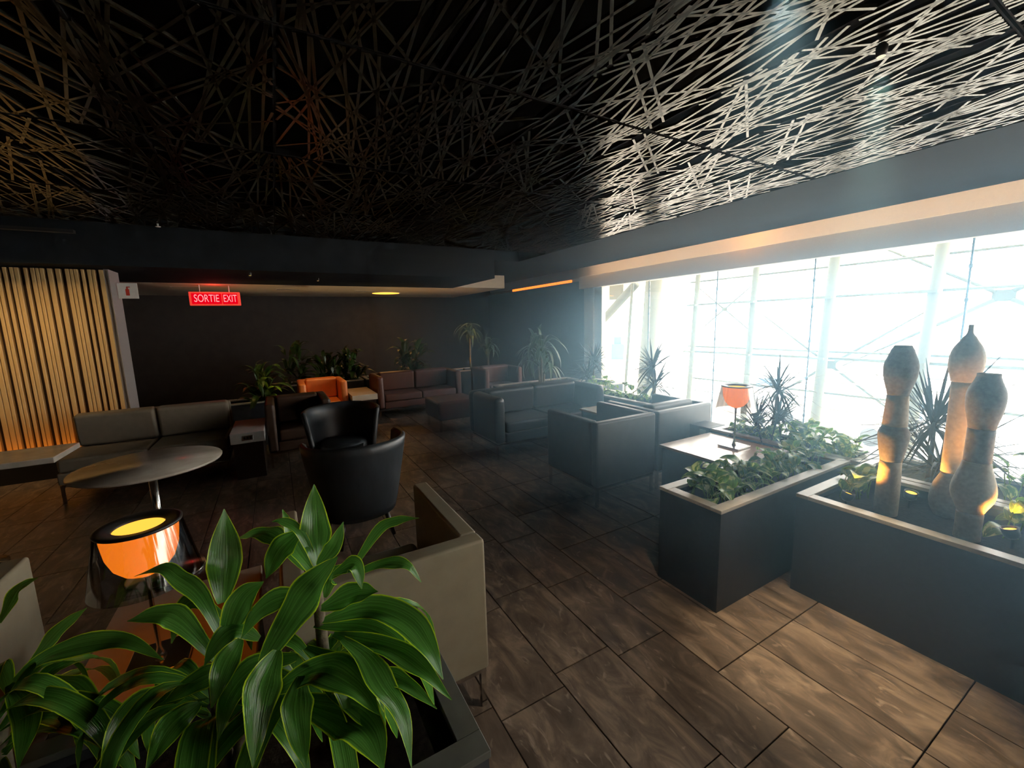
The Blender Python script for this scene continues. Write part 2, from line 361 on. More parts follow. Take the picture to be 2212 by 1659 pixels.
for i in range(-9, 6):
    for j in range(-6, 5):
        x, y = 0.098+i*0.592+0.0, 0.539+j*1.2
        if x+0.592 > 3.67 or x < -5.2 or y+1.2 > 6.2: continue
        pn = put('ceiling_panel', frm_me, ceil, (x, y, 2.567))
        q = random.choice(lat); fx, fy = random.choice((0, 1)), random.choice((0, 1))
        lt = put('lattice', q, pn, (0.592 if fx else 0, 1.192 if fy else 0, 0), None, (-1 if fx else 1, -1 if fy else 1, 1)); lt['kind'] = 'stuff'
# ---- valance, window
struct(rbox('trim_2', 5.40, 5.56, -7.0, 6.72, 2.19, 2.425, 0.004, M_blind, None, 1))
ys = [-6.25, -5.0, -3.75, -2.5, -1.25, 0.0, 1.28, 2.53, 3.75, 4.98, 6.12]
for k in range(len(ys)-1):
    wn = struct(MB().box(5.495, 5.507, ys[k]+0.006, ys[k+1]-0.006, 0.03, 2.19).build('window_%d' % (k+1), M_glass))
    mj = MB().tube([(5.485, ys[k], 0.03), (5.485, ys[k], 2.19)], 0.0085, 8)
    mj.build('mullion_rod', M_plastic, wn)
    for zc in (0.35, 0.8, 1.25, 1.65, 1.95):
        MB().lathe([(zc-0.022, 0.008), (zc-0.012, 0.0145), (zc+0.012, 0.0145), (zc+0.022, 0.008)], 10, (5.485, ys[k])).build('clamp', M_plastic, wn)
wn = struct(MB().box(5.47, 5.53, 6.12, 6.14, 0.0, 2.19).build('window_11', M_frame))
MB().box(5.46, 5.60, 6.36, 6.63, 0.0, 2.19).build('window_post', M_frame, wn)
MB().box(5.50, 5.58, 6.14, 6.36, 0.0, 2.19).build('window_post', M_frame, wn)
struct(MB().box(5.44, 5.58, -7.0, 6.63, -0.012, 0.03).build('trim_3', M_frame))
# amber cove above the solid wall
cv = thing('cove_light', 'amber strip light glowing in the recess above the dark wall', 'light', (5.62, 8.4, 2.37))
MB().box(-0.05, 0.05, -1.2, 1.3, 0.0, 0.10).build('strip', emit('cove_led', (1.0, 0.24, 0.015), 2.2), cv)
cl = thing('valance_light', 'warm strip light hidden in the slot above the window blind box', 'light', (5.28, 0.0, 2.72))
MB().box(-0.03, 0.03, -6.8, 6.6, 0.0, 0.03).build('channel', M_plastic, cl)
o = lamp('warm_strip', 'AREA', (0, 0, -0.01), 38, (1.0, 0.80, 0.56), cl, size=0.05, sizey=13.0); o.rotation_euler = (0, math.radians(-25), 0)
lamp('amber_bulb', 'POINT', (0.0, 3.3, -0.06), 4, (1.0, 0.45, 0.12), cl, size=0.04)
# ---- scatter volume added to imitate the bluish lens veil by the window
mt, t, n, l = nt('lens_veil'); out = n.new('ShaderNodeOutputMaterial'); vs = n.new('ShaderNodeVolumeScatter')
vs.inputs['Color'].default_value = (0.40, 0.73, 1.0, 1); vs.inputs['Density'].default_value = VEIL_DENSITY; vs.inputs['Anisotropy'].default_value = 0.72
l.new(vs.outputs[0], out.inputs['Volume'])
hz = MB().box(1.2, 5.235, -6.9, 6.1, 0.002, 2.56).build('veil_volume', mt)
tag(hz, 'bluish scatter volume added before the window to imitate lens veil', 'veil_volume', None, 'stuff')

# ---- outside: building skin, apron, steelwork
struct(MB().box(5.6, 6.0, -30, 40, 2.96, 9.0).build('wall_facade_upper', M_blind))
struct(MB().box(5.6, 6.0, -30, 40, -5.0, -0.05).build('wall_facade_lower', M_blind))
struct(MB().box(5.6, 6.0, 6.64, 40, -0.05, 2.96).build('wall_facade_far', M_blind))
struct(MB().box(5.6, 6.0, -30, -7.0, -0.05, 2.96).build('wall_facade_near', M_blind))
struct(MB().box(6.0, 150, -80, 150, -5.3, -5.0).build('ground', M_apron))
cols = [((8.0, 7.69, 2.49), (8.0, 7.92, -0.5), 0.20), ((8.0, 5.93, 2.31), (8.0, 6.05, -0.13), 0.05), ((8.0, 4.68, 2.49), (8.0, 4.76, 0.05), 0.055), ((8.0, 3.41, 2.49), (8.0, 3.52, -0.52), 0.075), ((8.0, 2.15, 2.50), (8.0, 2.24, 0.53), 0.075), ((8.0, 0.9, 2.5), (8.0, 1.0, 0.5), 0.075)]
where = ['thick cream steel column with diagonal brace at the window corner', 'thinnest cream steel post outside, next after the thick braced column', 'slim cream steel post outside behind the orange-bowl lamp', 'cream steel post outside between the lamp and the pale totem', 'cream steel post outside behind the tall stoneware totems', 'cream steel post outside past the far right totem']
for k, (a, b, rd) in enumerate(cols):
    a, b = Vector(a), Vector(b); d = (a-b).normalized(); top = b+d*((6-b.z)/d.z); bot = b+d*((-5-b.z)/d.z)
    if k == 5: continue
    c = thing('steel_column', where[k], 'column', bot, 0, 'steel posts outside the glass'); q = top-bot
    MB().tube([(0, 0, 0), q], rd, 14).build('shaft', M_steelpaint, c, True)
    if k == 0:
        MB().tube([q*0.1+Vector((-rd*0.9, -0.06, 0)), q*0.95+Vector((-rd*0.9, -0.06, 0))], 0.035, 8).build('rib', M_steelpaint, c, True)
        j = Vector((0, 0, 0))+d*((2.45-bot.z)/d.z)
        MB().tube([j, j+Vector((0, 2.6, -1.9))], 0.11, 12).build('brace', M_steelpaint, c, True)
        MB().box(-0.05, 0.05, -0.1, 0.34, j.z-0.35, j.z+0.1).build('gusset', M_steelpaint, c)
        c.children[-1].location = (0, j.y, 0)
    else:
        for zz in (1.83, 0.82):
            j = d*((zz-bot.z)/d.z); MB().box(j.x-0.10, j.x+0.02, j.y-0.05, j.y+0.16, j.z-0.018, j.z+0.018).build('bracket', M_steelpaint, c)
rails = [(2.335, 0.018), (1.845, 0.022), (0.93, 0.02), (0.815, 0.026), (0.60, 0.014), (0.42, 0.012), (0.22, 0.02), (-0.05, 0.014)]
rw = ['topmost thin steel rail outside, just under the blind', 'second steel rail from the top outside the glass', 'third steel rail from the top, upper of a close pair', 'fourth and thickest steel rail outside, lower of the close pair', 'fifth steel rail from the top outside the glass', 'sixth steel rail from the top outside the glass', 'seventh steel rail outside, behind the middle of the totems', 'lowest steel rail outside, just above the parked vehicles']
for (zz, rd), lb in zip(rails, rw):
    tag(MB().tube([(8.12, -6, zz), (8.12, 6.2, zz)], rd, 8).build('steel_rail', M_steel if rd < 0.015 else M_steelpaint, None, True), lb, 'rail', 'steel rails outside the glass')
def xbrace(cx_, cy_, cz, dy, dz, s, label):
    t = thing('cable_brace', label, 'brace', (cx_, cy_, cz))
    MB().box(-0.012, 0.012, -0.07*s, 0.07*s, -0.05*s, 0.05*s).build('node_plate', M_steelpaint, t)
    for a in (-1, 1):
        for b in (-1, 1):
            MB().tube([(0, a*0.05*s, b*0.035*s), (0, a*dy, b*dz)], [0.020*s, 0.009], 8).build('cable', M_steelpaint, t, True)
xbrace(8.3, 1.6, 1.737, 1.7, 1.05, 1.5, 'large crossed cable brace with plate, outside above the totems')
xbrace(8.05, 5.32, 1.716, 0.64, 0.5, 0.8, 'small crossed cable brace outside, left of the orange-bowl lamp')
xbrace(8.3, 3.49, 0.69, 1.2, 0.9, 1.4, 'crossed cable brace outside, low between lamp and pale totem')
# vehicles and paving on the apron
def vehicle(x, y, rz, L, H, label, win):
    t = thing('service_truck', label, 'truck', (x, y, -5), rz)
    rbox('body', -L/2, L/2, -1.1, 1.1, 0.5, H, 0.15, M_vehicle, t)
    rbox('cab', -L/2-1.3, -L/2-0.02, -1.05, 1.05, 0.5, H*0.8, 0.2, M_vehicle, t)
    for k in range(win):
        MB().box(-L/2+0.3+k*L/win, -L/2+0.3+(k+0.72)*L/win, -1.14, -1.10, H*0.5, H*0.82).build('window_pane', M_vglass, t)
    MB().box(-L/2-1.34, -L/2-1.29, -0.9, 0.9, H*0.45, H*0.72).build('windscreen', M_vglass, t)
    for wx in (-L/2-0.6, L/2-0.9):
        for wy in (-1.08, 1.08):
            o = MB().tube([(wx, wy-0.12, 0.45), (wx, wy+0.12, 0.45)], 0.45, 16).build('wheel', M_tyre, t, True)
    return t
vehicle(27.5, 11.4, math.radians(70), 5.5, 3.0, 'white service truck with blue windows parked past the pale totem', 3)
vehicle(34.5, 20.5, math.radians(55), 4.5, 2.6, 'white service truck with blue windows parked behind the lamp', 2)
t = thing('baggage_cart', 'white baggage cart with round grey wheels past the far right totem', 'cart', (29.3, 4.8, -5), math.radians(75))
rbox('bed', -1.5, 1.5, -0.6, 0.6, 0.45, 0.6, 0.03, M_vehicle, t)
for wx in (-1.1, 1.1):
    for wy in (-0.62, 0.62): MB().tube([(wx, wy-0.06, 0.32), (wx, wy+0.06, 0.32)], 0.32, 14).build('wheel', M_tyre, t, True)
t = thing('control_tower', 'small teal block far across the apron beside the thick column', 'building', (50.5, 52.5, -5), math.radians(45))
MB().box(-1.2, 1.2, -1, 1, 0, 2.6).build('block', M_teal, t); MB().box(-0.5, 0.4, -0.6, 0.6, 2.6, 3.8).build('cabin', M_teal, t)
MB().tube([(-1.2, -1.02, 2.5), (1.2, -1.02, 0.9)], 0.09, 6).build('stair', M_asph, t)
pv = struct(MB().box(15.0, 25.5, -1.5, 4.6, -5.0, -4.99).build('path', M_apron))
random.seed(9)
pm = MB().box(0, 0.55, 0, 0.22, 0, 0.03).mesh('paver', M_asph)
for i in range(12):
    for j in range(17):
        if random.random() < 0.75: put('paver', pm, pv, (17.2+i*0.68+random.uniform(0, 0.1), -1.2+j*0.34, -4.99), None, (random.uniform(0.6, 1.1), 1, 1))

# ================================================================== FURNITURE
def seat(name, label, cat, x0, x1, y0, y1, face, m, h=0.73, cushions=1, arms=(1, 1), th=0.075, sh=0.42, back_cush=True, group=None, soft=0.018, bt=None):
    """box-shaped upholstered seat on a slim chrome rail; face +1 looks along +Y, -1 along -Y"""
    wd, dp = x1-x0, y1-y0; t = thing(name, label, cat, ((x0+x1)/2, (y0+y1)/2, 0), 0 if face > 0 else PI, group)
    bt = bt or th
    a, b = -wd/2, wd/2; f, k = dp/2, -dp/2
    rbox('back', a, b, k, k+bt, 0.175, h, soft, m, t)
    ia, ib = a, b
    if arms[0]: rbox('arm', a, a+th, k+bt+0.001, f, 0.175, h, soft, m, t); ia = a+th
    if arms[1]: rbox('arm', b-th, b, k+bt+0.001, f, 0.175, h, soft, m, t); ib = b-th
    rbox('seat_base', ia+0.001, ib-0.001, k+bt+0.001, f-0.01, 0.18, sh-0.13, 0.012, m, t)
    cw = (ib-ia-0.01)/cushions
    for c in range(cushions):
        rbox('seat_cushion', ia+0.005+c*cw, ia+0.005+(c+1)*cw-0.006, k+bt+0.005, f-0.002, sh-0.128, sh, 0.03, m, t, 4)
        if back_cush:
            bc = rbox('back_cushion', ia+0.008+c*cw, ia+0.008+(c+1)*cw-0.012, -0.07, 0.07, 0, h+0.02-sh, 0.035, m, t, 4)
            bc.location = (0, k+bt+0.10, sh+0.005); bc.rotation_euler = (-0.12 if True else 0, 0, 0)
    mb = MB().box(a+0.01, b-0.01, k+0.01, k+0.035, 0.155, 0.175); mb.box(a+0.01, b-0.01, f-0.035, f-0.01, 0.155, 0.175)
    mb.box(a+0.01, a+0.035, k+0.035, f-0.035, 0.155, 0.175); mb.box(b-0.035, b-0.01, k+0.035, f-0.035, 0.155, 0.175)
    mb.build('base_rail', M_chrome, t)
    for lx in (a+0.022, b-0.022):
        for ly in (k+0.022, f-0.022): MB().box(lx-0.011, lx+0.011, ly-0.011, ly+0.011, 0, 0.155).build('leg', M_chrome, t)
    return t
seat('armchair', 'taupe leather box armchair whose back stands beside the foreground planter', 'armchair', -0.065, 0.627, 1.357, 2.065, 1, M_taupe, back_cush=False, soft=0.012)
seat('armchair', 'taupe armchair at the far left edge, past the amber table lamp', 'armchair', -1.60, -0.885, 1.45, 2.18, 1, M_taupe, back_cush=False, soft=0.012)
seat('armchair', 'grey leather box armchair with its near corner toward the aisle', 'armchair', 2.19, 2.875, 2.50, 3.215, 1, M_grey, back_cush=False, soft=0.02)
seat('armchair', 'grey leather box armchair next to the lamp, nearer the window', 'armchair', 2.905, 3.66, 2.50, 3.2, 1, M_grey, back_cush=True, soft=0.02)
seat('sofa', 'black leather two-seat sofa with chrome rail, facing the aisle', 'sofa', 2.07, 3.69, 4.05, 4.83, -1, M_blkl, h=0.72, cushions=2, th=0.13, soft=0.05)
seat('sofa', 'grey-taupe armless sofa with two rounded back cushions by the slatted wall', 'sofa', -1.86, -0.54, 5.22, 5.98, -1, M_taupe2, h=0.73, cushions=2, arms=(0, 0), soft=0.03)
seat('armchair', 'dark brown leather armchair beside the white outlet table', 'armchair', -0.18, 0.50, 5.25, 5.97, -1, M_brown, soft=0.03, th=0.1)
seat('armchair', 'bright orange leather armchair lit from above, in front of leafy plants', 'armchair', 0.236, 0.92, 6.9, 7.63, -1, M_orange, soft=0.035, th=0.1)
seat('sofa', 'russet brown leather two-seat sofa against the plants at the back', 'sofa', 1.39, 2.89, 6.98, 7.7, -1, M_red, h=0.73, cushions=2, soft=0.04, th=0.11)
seat('armchair', 'dim russet armchair at the back, between the yellow-lit palm and the strap-leaved plant', 'armchair', 3.25, 4.05, 6.75, 7.4, -1, M_red, soft=0.035, th=0.1)
t = thing('ottoman', 'low russet leather ottoman in the aisle before the russet sofa', 'ottoman', (2.28, 5.95, 0))
rbox('cushion', -0.33, 0.33, -0.32, 0.32, 0.16, 0.44, 0.04, M_red, t, 4)
for lx in (-0.29, 0.29):
    for ly in (-0.28, 0.28): MB().box(lx-0.015, lx+0.015, ly-0.015, ly+0.015, 0, 0.158).build('leg', M_chrome, t)

def tub(label, x, y, rz, s=1.0):
    """tub chair, opening along local +X"""
    t = thing('tub_chair', label, 'chair', (x, y, 0), rz, 'tub chairs round the marble table')
    NA, NZ = 36, 9; A = math.radians(100)
    def ring(off, flip):
        P = []
        for i in range(NA+1):
            th = PI-A+2*A*i/NA; c = abs(i/NA*2-1)              # c 0 at the back, 1 at the arm fronts
            top = 0.755-0.015*c**1.6; row = []
            for j in range(NZ+1):
                z = 0.20+(top-0.20)*j/NZ; fl = (z-0.20)/0.545
                R = 0.265+0.125*fl**0.9*(1-0.30*c)-off
                row.append((math.cos(th)*R*(1.0+0.08*c), math.sin(th)*R*1.02, z))
            P.append(row)
        return P
    Po, Pi_ = ring(0, 0), ring(0.045, 0)
    mb = MB(); ls = []
    for i in range(NA+1):
        mid = (Vector(Po[i][-1])+Vector(Pi_[i][-1]))/2+Vector((0, 0, 0.016))
        ls.append(Po[i]+[tuple(mid)]+Pi_[i][::-1])
    mb.grid(ls)
    n = len(ls[0]); mb.f.append(tuple(range(n))); mb.f.append(tuple(reversed(range(NA*n, NA*n+n))))
    mb.f += [(i*n, i*n+n-1, (i+1)*n+n-1, (i+1)*n) for i in range(NA)]
    sh = mb.build('shell', M_tub, t, True)
    se = MB().lathe([(0.205, 0.19), (0.24, 0.215), (0.40, 0.225), (0.435, 0.21), (0.45, 0.14), (0.452, 0.0)], 28).build('seat', M_tub, t, True)
    MB().box(0.05, 0.235, -0.19, 0.19, 0.205, 0.42).build('seat_front', M_tub, t)
    for a in (45, 135, 225, 315):
        a = math.radians(a); c_, s_ = math.cos(a), math.sin(a)
        MB().tube([(c_*0.21, s_*0.21, 0.205), (c_*0.27, s_*0.27, 0)], [0.021, 0.012], 10).build('leg', M_leg, t, True)
    return t
tub('black leather tub chair with its wrinkled inside showing, behind the nearer one', 0.50, 4.34, math.radians(258))
tub('black leather tub chair seen from its back, nearest to the leafy foreground plant', 0.43, 3.17, math.radians(97))
tub('black leather tub chair blurred at the left edge, before the slatted wall', -1.62, 2.93, math.radians(35))

# round table
t = thing('round_table', 'round marble-topped table on a slim chrome pole', 'table', (-0.757, 3.31, 0))
MB().lathe([(0.722, 0.0), (0.722, 0.362), (0.728, 0.372), (0.736, 0.375), (0.742, 0.372), (0.743, 0.0)], 64).build('table_top', M_marble2, t, True)
MB().lathe([(0.02, 0.022), (0.715, 0.022)], 20).build('pole', M_chrome, t, True)
MB().lathe([(0.0, 0.21), (0.008, 0.215), (0.016, 0.20), (0.024, 0.03)], 40).build('base', M_chrome, t, True)
MB().lathe([(0.70, 0.05), (0.7215, 0.09)], 20).build('top_plate', M_chrome, t, True)
# long marble table before the slatted wall
t = thing('long_table', 'long pale marble table below the glowing foot of the slatted wall', 'table', (-2.0, 4.08, 0))
rbox('table_top', -0.65, 0.63, -0.21, 0.22, 0.70, 0.74, 0.004, M_marble2, t, 1)
for lx in (-0.5, 0.1):
    MB().lathe([(0.0, 0.14), (0.012, 0.14), (0.02, 0.025), (0.70, 0.025)], 20, (lx, 0)).build('pedestal', M_chrome, t, True)
def block_table(name, label, x0, x1, y0, y1, h, th, mtop, mbody, outlet=False):
    t = thing(name, label, 'table', ((x0+x1)/2, (y0+y1)/2, 0)); a, b, c, d = (x0-x1)/2, (x1-x0)/2, (y0-y1)/2, (y1-y0)/2
    rbox('table_top', a, b, c, d, h-th, h, 0.003, mtop, t, 1)
    MB().box(a+0.02, b-0.02, c+0.03, d-0.02, 0.0, h-th-0.001).build('plinth', mbody, t)
    if outlet:
        o = rbox('outlet_plate', -0.05, 0.05, c-0.006, c-0.0005, h-th*0.72, h-th*0.28, 0.002, M_steel, t, 1)
        for k in (-0.028, 0.0, 0.028): MB().box(k-0.009, k+0.009, c-0.008, c-0.0055, h-th*0.6, h-th*0.4).build('socket', M_plastic, o)
    return t
block_table('side_table', 'white block side table with a power outlet, beside the armless sofa', -0.50, -0.195, 5.0, 5.75, 0.50, 0.11, M_white, M_leg, True)
block_table('side_table', 'cream-topped block side table between orange armchair and russet sofa', 0.95, 1.33, 6.72, 7.6, 0.50, 0.09, M_marble, M_leg)
block_table('lamp_table', 'cream marble table under the foreground amber lamp', -0.63, -0.15, 1.46, 2.08, 0.50, 0.03, mat('honed_stone', (0.52, 0.42, 0.31), 0.6, var=0.08, scale=9), M_leg)
block_table('console_table', 'cream marble console holding the orange-bowl lamp by the window', 2.61, 3.255, 1.615, 2.235, 0.55, 0.02, M_marble, M_plant)
block_table('coffee_table', 'small cream marble table behind the grey armchairs, with a black cup', 2.99, 3.40, 3.26, 3.72, 0.55, 0.02, M_marble, M_plant)
t = thing('cup', 'small black cup on the cream table behind the grey armchairs', 'cup', (3.16, 3.30, 0.551))
mb = MB().lathe([(0.0, 0.034), (0.004, 0.037), (0.085, 0.043), (0.088, 0.042), (0.088, 0.039), (0.01, 0.034), (0.008, 0.0)], 24); mb.build('cup_body', M_plastic, t, True)
MB().lathe([(0.07, 0.0), (0.07, 0.0385)], 24).build('filling', M_leg, t, True)

# ---- table lamps
def table_lamp(label, x, y, z, s=1.0, power=7.0):
    t = thing('table_lamp', label, 'lamp', (x, y, z), 0, None)
    rbox('base', -0.085*s, 0.085*s, -0.085*s, 0.085*s, 0.001, 0.014, 0.003, M_chrome, t, 2)
    MB().lathe([(0.014, 0.018*s), (0.03, 0.012*s), (0.05, 0.007*s), (0.30*s, 0.007*s), (0.315*s, 0.014*s)], 16).build('stem', M_chrome, t, True)
    pr = [(0.315, 0.010), (0.318, 0.030), (0.332, 0.055), (0.36, 0.078), (0.40, 0.092), (0.45, 0.098), (0.478, 0.099)]
    o = MB().lathe([(a*s, b*s) for a, b in pr], 40); o.f.pop(); o.build('bowl', M_bowl, t, True)
    o = MB().lathe([(a*s+0.003, (b-0.003)*s) for a, b in pr[1:]], 40); o.f = o.f[:-2]; o.build('bowl_lining', M_bowlin, t, True)
    o_ = MB().lathe([(0.476*s, 0.066*s), (0.484*s, 0.068*s), (0.489*s, 0.104*s), (0.488*s, 0.112*s), (0.480*s, 0.110*s), (0.478*s, 0.099*s), (0.477*s, 0.070*s), (0.476*s, 0.066*s)], 48); o_.f = o_.f[:-2]; o_.build('rim', M_plastic, t, True)
    o = MB().grid([[((0.108+0.037*v)*s*math.cos(2*PI*k/48), (0.108+0.037*v)*s*math.sin(2*PI*k/48), (0.486-0.19*v)*s) for v in (0, 0.25, 0.5, 0.75, 1)] for k in range(48)], True)
    o.build('shade', M_shade, t, True)
    o = MB().lathe([(0.474*s, 0.0), (0.474*s, 0.0955*s)], 40); o.build('diffuser_lid', M_bowlin, t, True)
    return t
table_lamp('foreground table lamp with amber bowl in a clear smoked shade', -0.42, 1.62, 0.501, 0.96, 2.2)
table_lamp('table lamp with orange bowl and smoked shade on the console by the window', 3.03, 1.87, 0.551, 0.99, 10.0)

# ---- planters
def planter(label, x0, x1, y0, y1, h=0.575, rw=0.06, rim=None, rims=(1, 1, 1, 1), soil=0.07):
    """open box: four side panels, a flat stone rim of four lengths, soil"""
    t = thing('planter_box', label, 'planter', ((x0+x1)/2, (y0+y1)/2, 0)); rim = rim or M_rim
    a, b, c, d = (x0-x1)/2, (x1-x0)/2, (y0-y1)/2, (y1-y0)/2; i = 0.004; k = 0.03
    for bx in ((a+i, b-i, c+i, c+k), (a+i, b-i, d-k, d-i), (a+i, a+k, c+k, d-k), (b-k, b-i, c+k, d-k)):
        MB().box(*bx, 0.0, h-0.0205).build('side_panel', M_plant, t)
    for bx in ((a, b, c, c+rw), (a, b, d-rw, d), (a, a+rw, c+rw+0.0005, d-rw-0.0005), (b-rw, b, c+rw+0.0005, d-rw-0.0005)):
        rbox('rim', *bx, h-0.02, h, 0.0015, rim, t, 1)
    MB().box(a+k+0.001, b-k-0.001, c+k+0.001, d-k-0.001, h-soil-0.06, h-soil).build('soil', M_soil, t)
    return t
planter('long dark planter full of variegated pothos, jutting into the aisle', 1.888, 3.285, 1.212, 1.605)
planter('large dark planter holding the three stacked stoneware totems', 2.432, 3.142, -1.2, 1.13)
planter('narrow dark planter along the window behind the console lamp', 3.295, 3.66, 1.16, 2.25)
planter('dark planter behind the totems with a spiky dracaena', 3.155, 3.66, -1.2, 1.15, rw=0.05)
planter('dark planter past the grey armchairs with low pothos', 3.70, 4.10, 3.25, 4.75)
planter('black-rimmed planter in the foreground with the broad-leaved dracaena', -1.25, 0.343, 0.752, 1.335, rim=M_rimdark)
planter('planter of leafy plants behind the orange armchair', -0.3, 1.35, 7.95, 8.5, h=0.6)
planter('planter of dark plants behind the russet sofa', 1.4, 4.3, 7.95, 8.5, h=0.6)
planter('planter with a bushy plant behind the brown armchair', -0.75, 0.25, 6.42, 6.88, h=0.6)
planter('planter with the strap-leaved plant behind the black sofa', 2.9, 4.35, 5.25, 5.75, h=0.6)
planter('planter at the window corner beside the black sofa', 4.35, 4.85, 4.9, 5.6, h=0.55)
t = thing('outlet_block', 'small dark end block with a steel outlet beside the console lamp', 'block', (3.42, 2.36, 0))
rbox('block', -0.13, 0.10, -0.10, 0.11, 0.0, 0.575, 0.004, M_plant, t, 1); MB().box(-0.133, -0.1305, -0.06, 0.0, 0.5, 0.55).build('outlet', M_steel, t)

# ---- totems
def totem(label, x, y, segs):
    t = thing('stoneware_totem', label, 'sculpture', (x, y, segs[-1][1][-1][0]))
    z0 = segs[-1][1][-1][0]
    for m_, pr in segs:
        P = [(z-z0, r) for z, r in reversed(pr)]
        Q = []
        for i in range(len(P)-1):
            a = P[max(i-1, 0)]; b = P[i]; c = P[i+1]; d = P[min(i+2, len(P)-1)]
            for q in range(5):
                u = q/5; r = 0.5*((2*b[1])+(c[1]-a[1])*u+(2*a[1]-5*b[1]+4*c[1]-d[1])*u*u+(3*b[1]-a[1]-3*c[1]+d[1])*u**3)
                Q.append((b[0]+(c[0]-b[0])*u, r))
        Q.append(P[-1]); Q = [(Q[0][0]+0.001, Q[0][1]*0.985)]+[(z+0.002 if i == 0 else z, r) for i, (z, r) in enumerate(Q)]
        z, r = Q[-1]; Q[-1] = (z-0.002, r); Q.append((z-0.0005, r*0.96))
        MB().lathe(Q, 40).build('segment', m_, t, True)
    return t
SZ = 0.498
totem('squat stoneware totem with a wide-mouthed pot on top, leftmost of three', 2.71, 0.83, [
 (M_vase_d, [(1.389,0.034),(1.368,0.044),(1.298,0.065),(1.261,0.066),(1.224,0.062),(1.137,0.042)]), (M_vase_l, [(1.137,0.043),(0.98,0.05)]),
 (M_vase_d, [(0.979,0.049),(0.941,0.063),(0.862,0.055),(0.794,0.044)]), (M_vase_l, [(0.794,0.044),(0.637,0.049),(SZ+0.008,0.049)])])
totem('tallest stoneware totem, topped by a long-necked bottle shape', 2.93, 0.655, [
 (M_vase_l, [(1.485,0.009),(1.446,0.011),(1.425,0.023),(1.367,0.053),(1.316,0.063),(1.265,0.06),(1.205,0.047)]), (M_vase_l, [(1.203,0.045),(1.034,0.043),(0.74,0.043)]),
 (M_vase_d, [(0.736,0.041),(0.67,0.064),(0.591,0.074),(0.541,0.066),(SZ+0.008,0.05)])])
totem('broad stoneware totem with a shouldered pot over a round belly, rightmost of three', 2.70, 0.53, [
 (M_vase_d, [(1.277,0.037),(1.255,0.04),(1.196,0.06),(1.129,0.06),(1.028,0.043)]), (M_vase_d, [(1.028,0.044),(0.877,0.045)]),
 (M_vase_l, [(0.877,0.046),(0.828,0.057),(0.764,0.072),(0.71,0.071),(0.638,0.044)]), (M_vase_l, [(0.634,0.045),(0.551,0.044),(SZ+0.008,0.045)])])
def uplight(label, x, y, z, aim, power, col=(1.0, 0.42, 0.06)):
    t = thing('uplight', label, 'light', (x, y, z), 0)
    d = (Vector(aim)-Vector((x, y, z))).normalized(); q = d.to_track_quat('Z', 'Y').to_matrix().to_4x4()
    mb = MB().lathe([(0.0, 0.012), (0.012, 0.026), (0.05, 0.030), (0.05, 0.026), (0.03, 0.022)], 20); mb.v = [tuple(q @ Vector(v)+Vector((0, 0, 0.045))) for v in mb.v]; mb.f.pop(); mb.build('housing', M_plastic, t, True)
    mb = MB().lathe([(0.040, 0.0), (0.040, 0.0255)], 20); mb.v = [tuple(q @ Vector(v)+Vector((0, 0, 0.045))) for v in mb.v]; mb.f.pop(); mb.build('lens', emit('lens', (1.0, 0.55, 0.06), 3.0), t)
    MB().tube([(0, 0, 0.0), (0, 0, 0.05)], 0.006, 8).build('spike', M_plastic, t)
    o = lamp('beam', 'SPOT', tuple(Vector((0, 0, 0.045))+d*0.055), power, col, t, size=0.015, angle=math.radians(95), blend=0.7)
    o.rotation_euler = d.to_track_quat('-Z', 'Y').to_euler()
    return t
uplight('amber uplight beside the foot of the squat totem', 2.89, 0.79, 0.506, (2.80, 0.72, 1.1), 10)
uplight('amber uplight beside the foot of the broad totem', 2.74, 0.40, 0.506, (2.71, 0.52, 0.9), 14)
uplight('amber uplight half hidden on the far side of the squat totem', 2.60, 0.965, 0.506, (2.69, 0.85, 1.1), 16)

# ================================================================== PLANTS
UP = Vector((0, 0, 1))
def one_leaf(name, pts, wd, m_, n=8, fold=0.25, prof=None, wave=0.0, nu=4):
    mb = MB(); blade(mb, pts, wd, n, fold, UP, prof, wave, nu=nu); return mb.mesh(name, m_, True)
heart = lambda t: (math.sin(PI*min(1, t**0.62)))**0.75 if t < 0.999 else 0.0
oval = lambda t: max(0.06, math.sin(PI*t**0.85)**0.8) if t < 0.999 else 0.0
strap = lambda t: 0.35+0.65*math.sin(PI*min(0.5, t*0.9)) if t < 0.45 else max(0.0, 1-((t-0.45)/0.55)**1.8)
POT = [one_leaf('leaf', [(0, 0, 0), (0.035, 0, 0.012), (0.07, 0, 0.008), (0.10, 0, -0.012)], 0.075, M_lf_pot, 7, 0.25, heart, 0.06),
       one_leaf('leaf', [(0, 0, 0), (0.03, 0, 0.016), (0.06, 0, 0.010), (0.08, 0, -0.016)], 0.058, M_lf_pot, 7, 0.35, heart, 0.10)]
BUSH = [one_leaf('leaf', [(0, 0, 0), (0.10, 0, 0.06), (0.20, 0, 0.06), (0.29, 0, -0.02)], 0.075, M_lf_bush, 8, 0.2, oval, 0.05),
        one_leaf('leaf', [(0, 0, 0), (0.08, 0, 0.09), (0.16, 0, 0.13), (0.24, 0, 0.10)], 0.06, M_lf_bush, 8, 0.2, oval, 0.05)]
STRAP = [one_leaf('leaf', [(0, 0, 0), (0.09, 0, 0.10), (0.20, 0, 0.10), (0.29, 0, -0.05), (0.31, 0, -0.17)], 0.056, M_lf_corn, 10, 0.2, strap, 0.04),
         one_leaf('leaf', [(0, 0, 0), (0.05, 0, 0.14), (0.12, 0, 0.25), (0.20, 0, 0.28)], 0.046, M_lf_corn, 8, 0.2, strap, 0.04)]
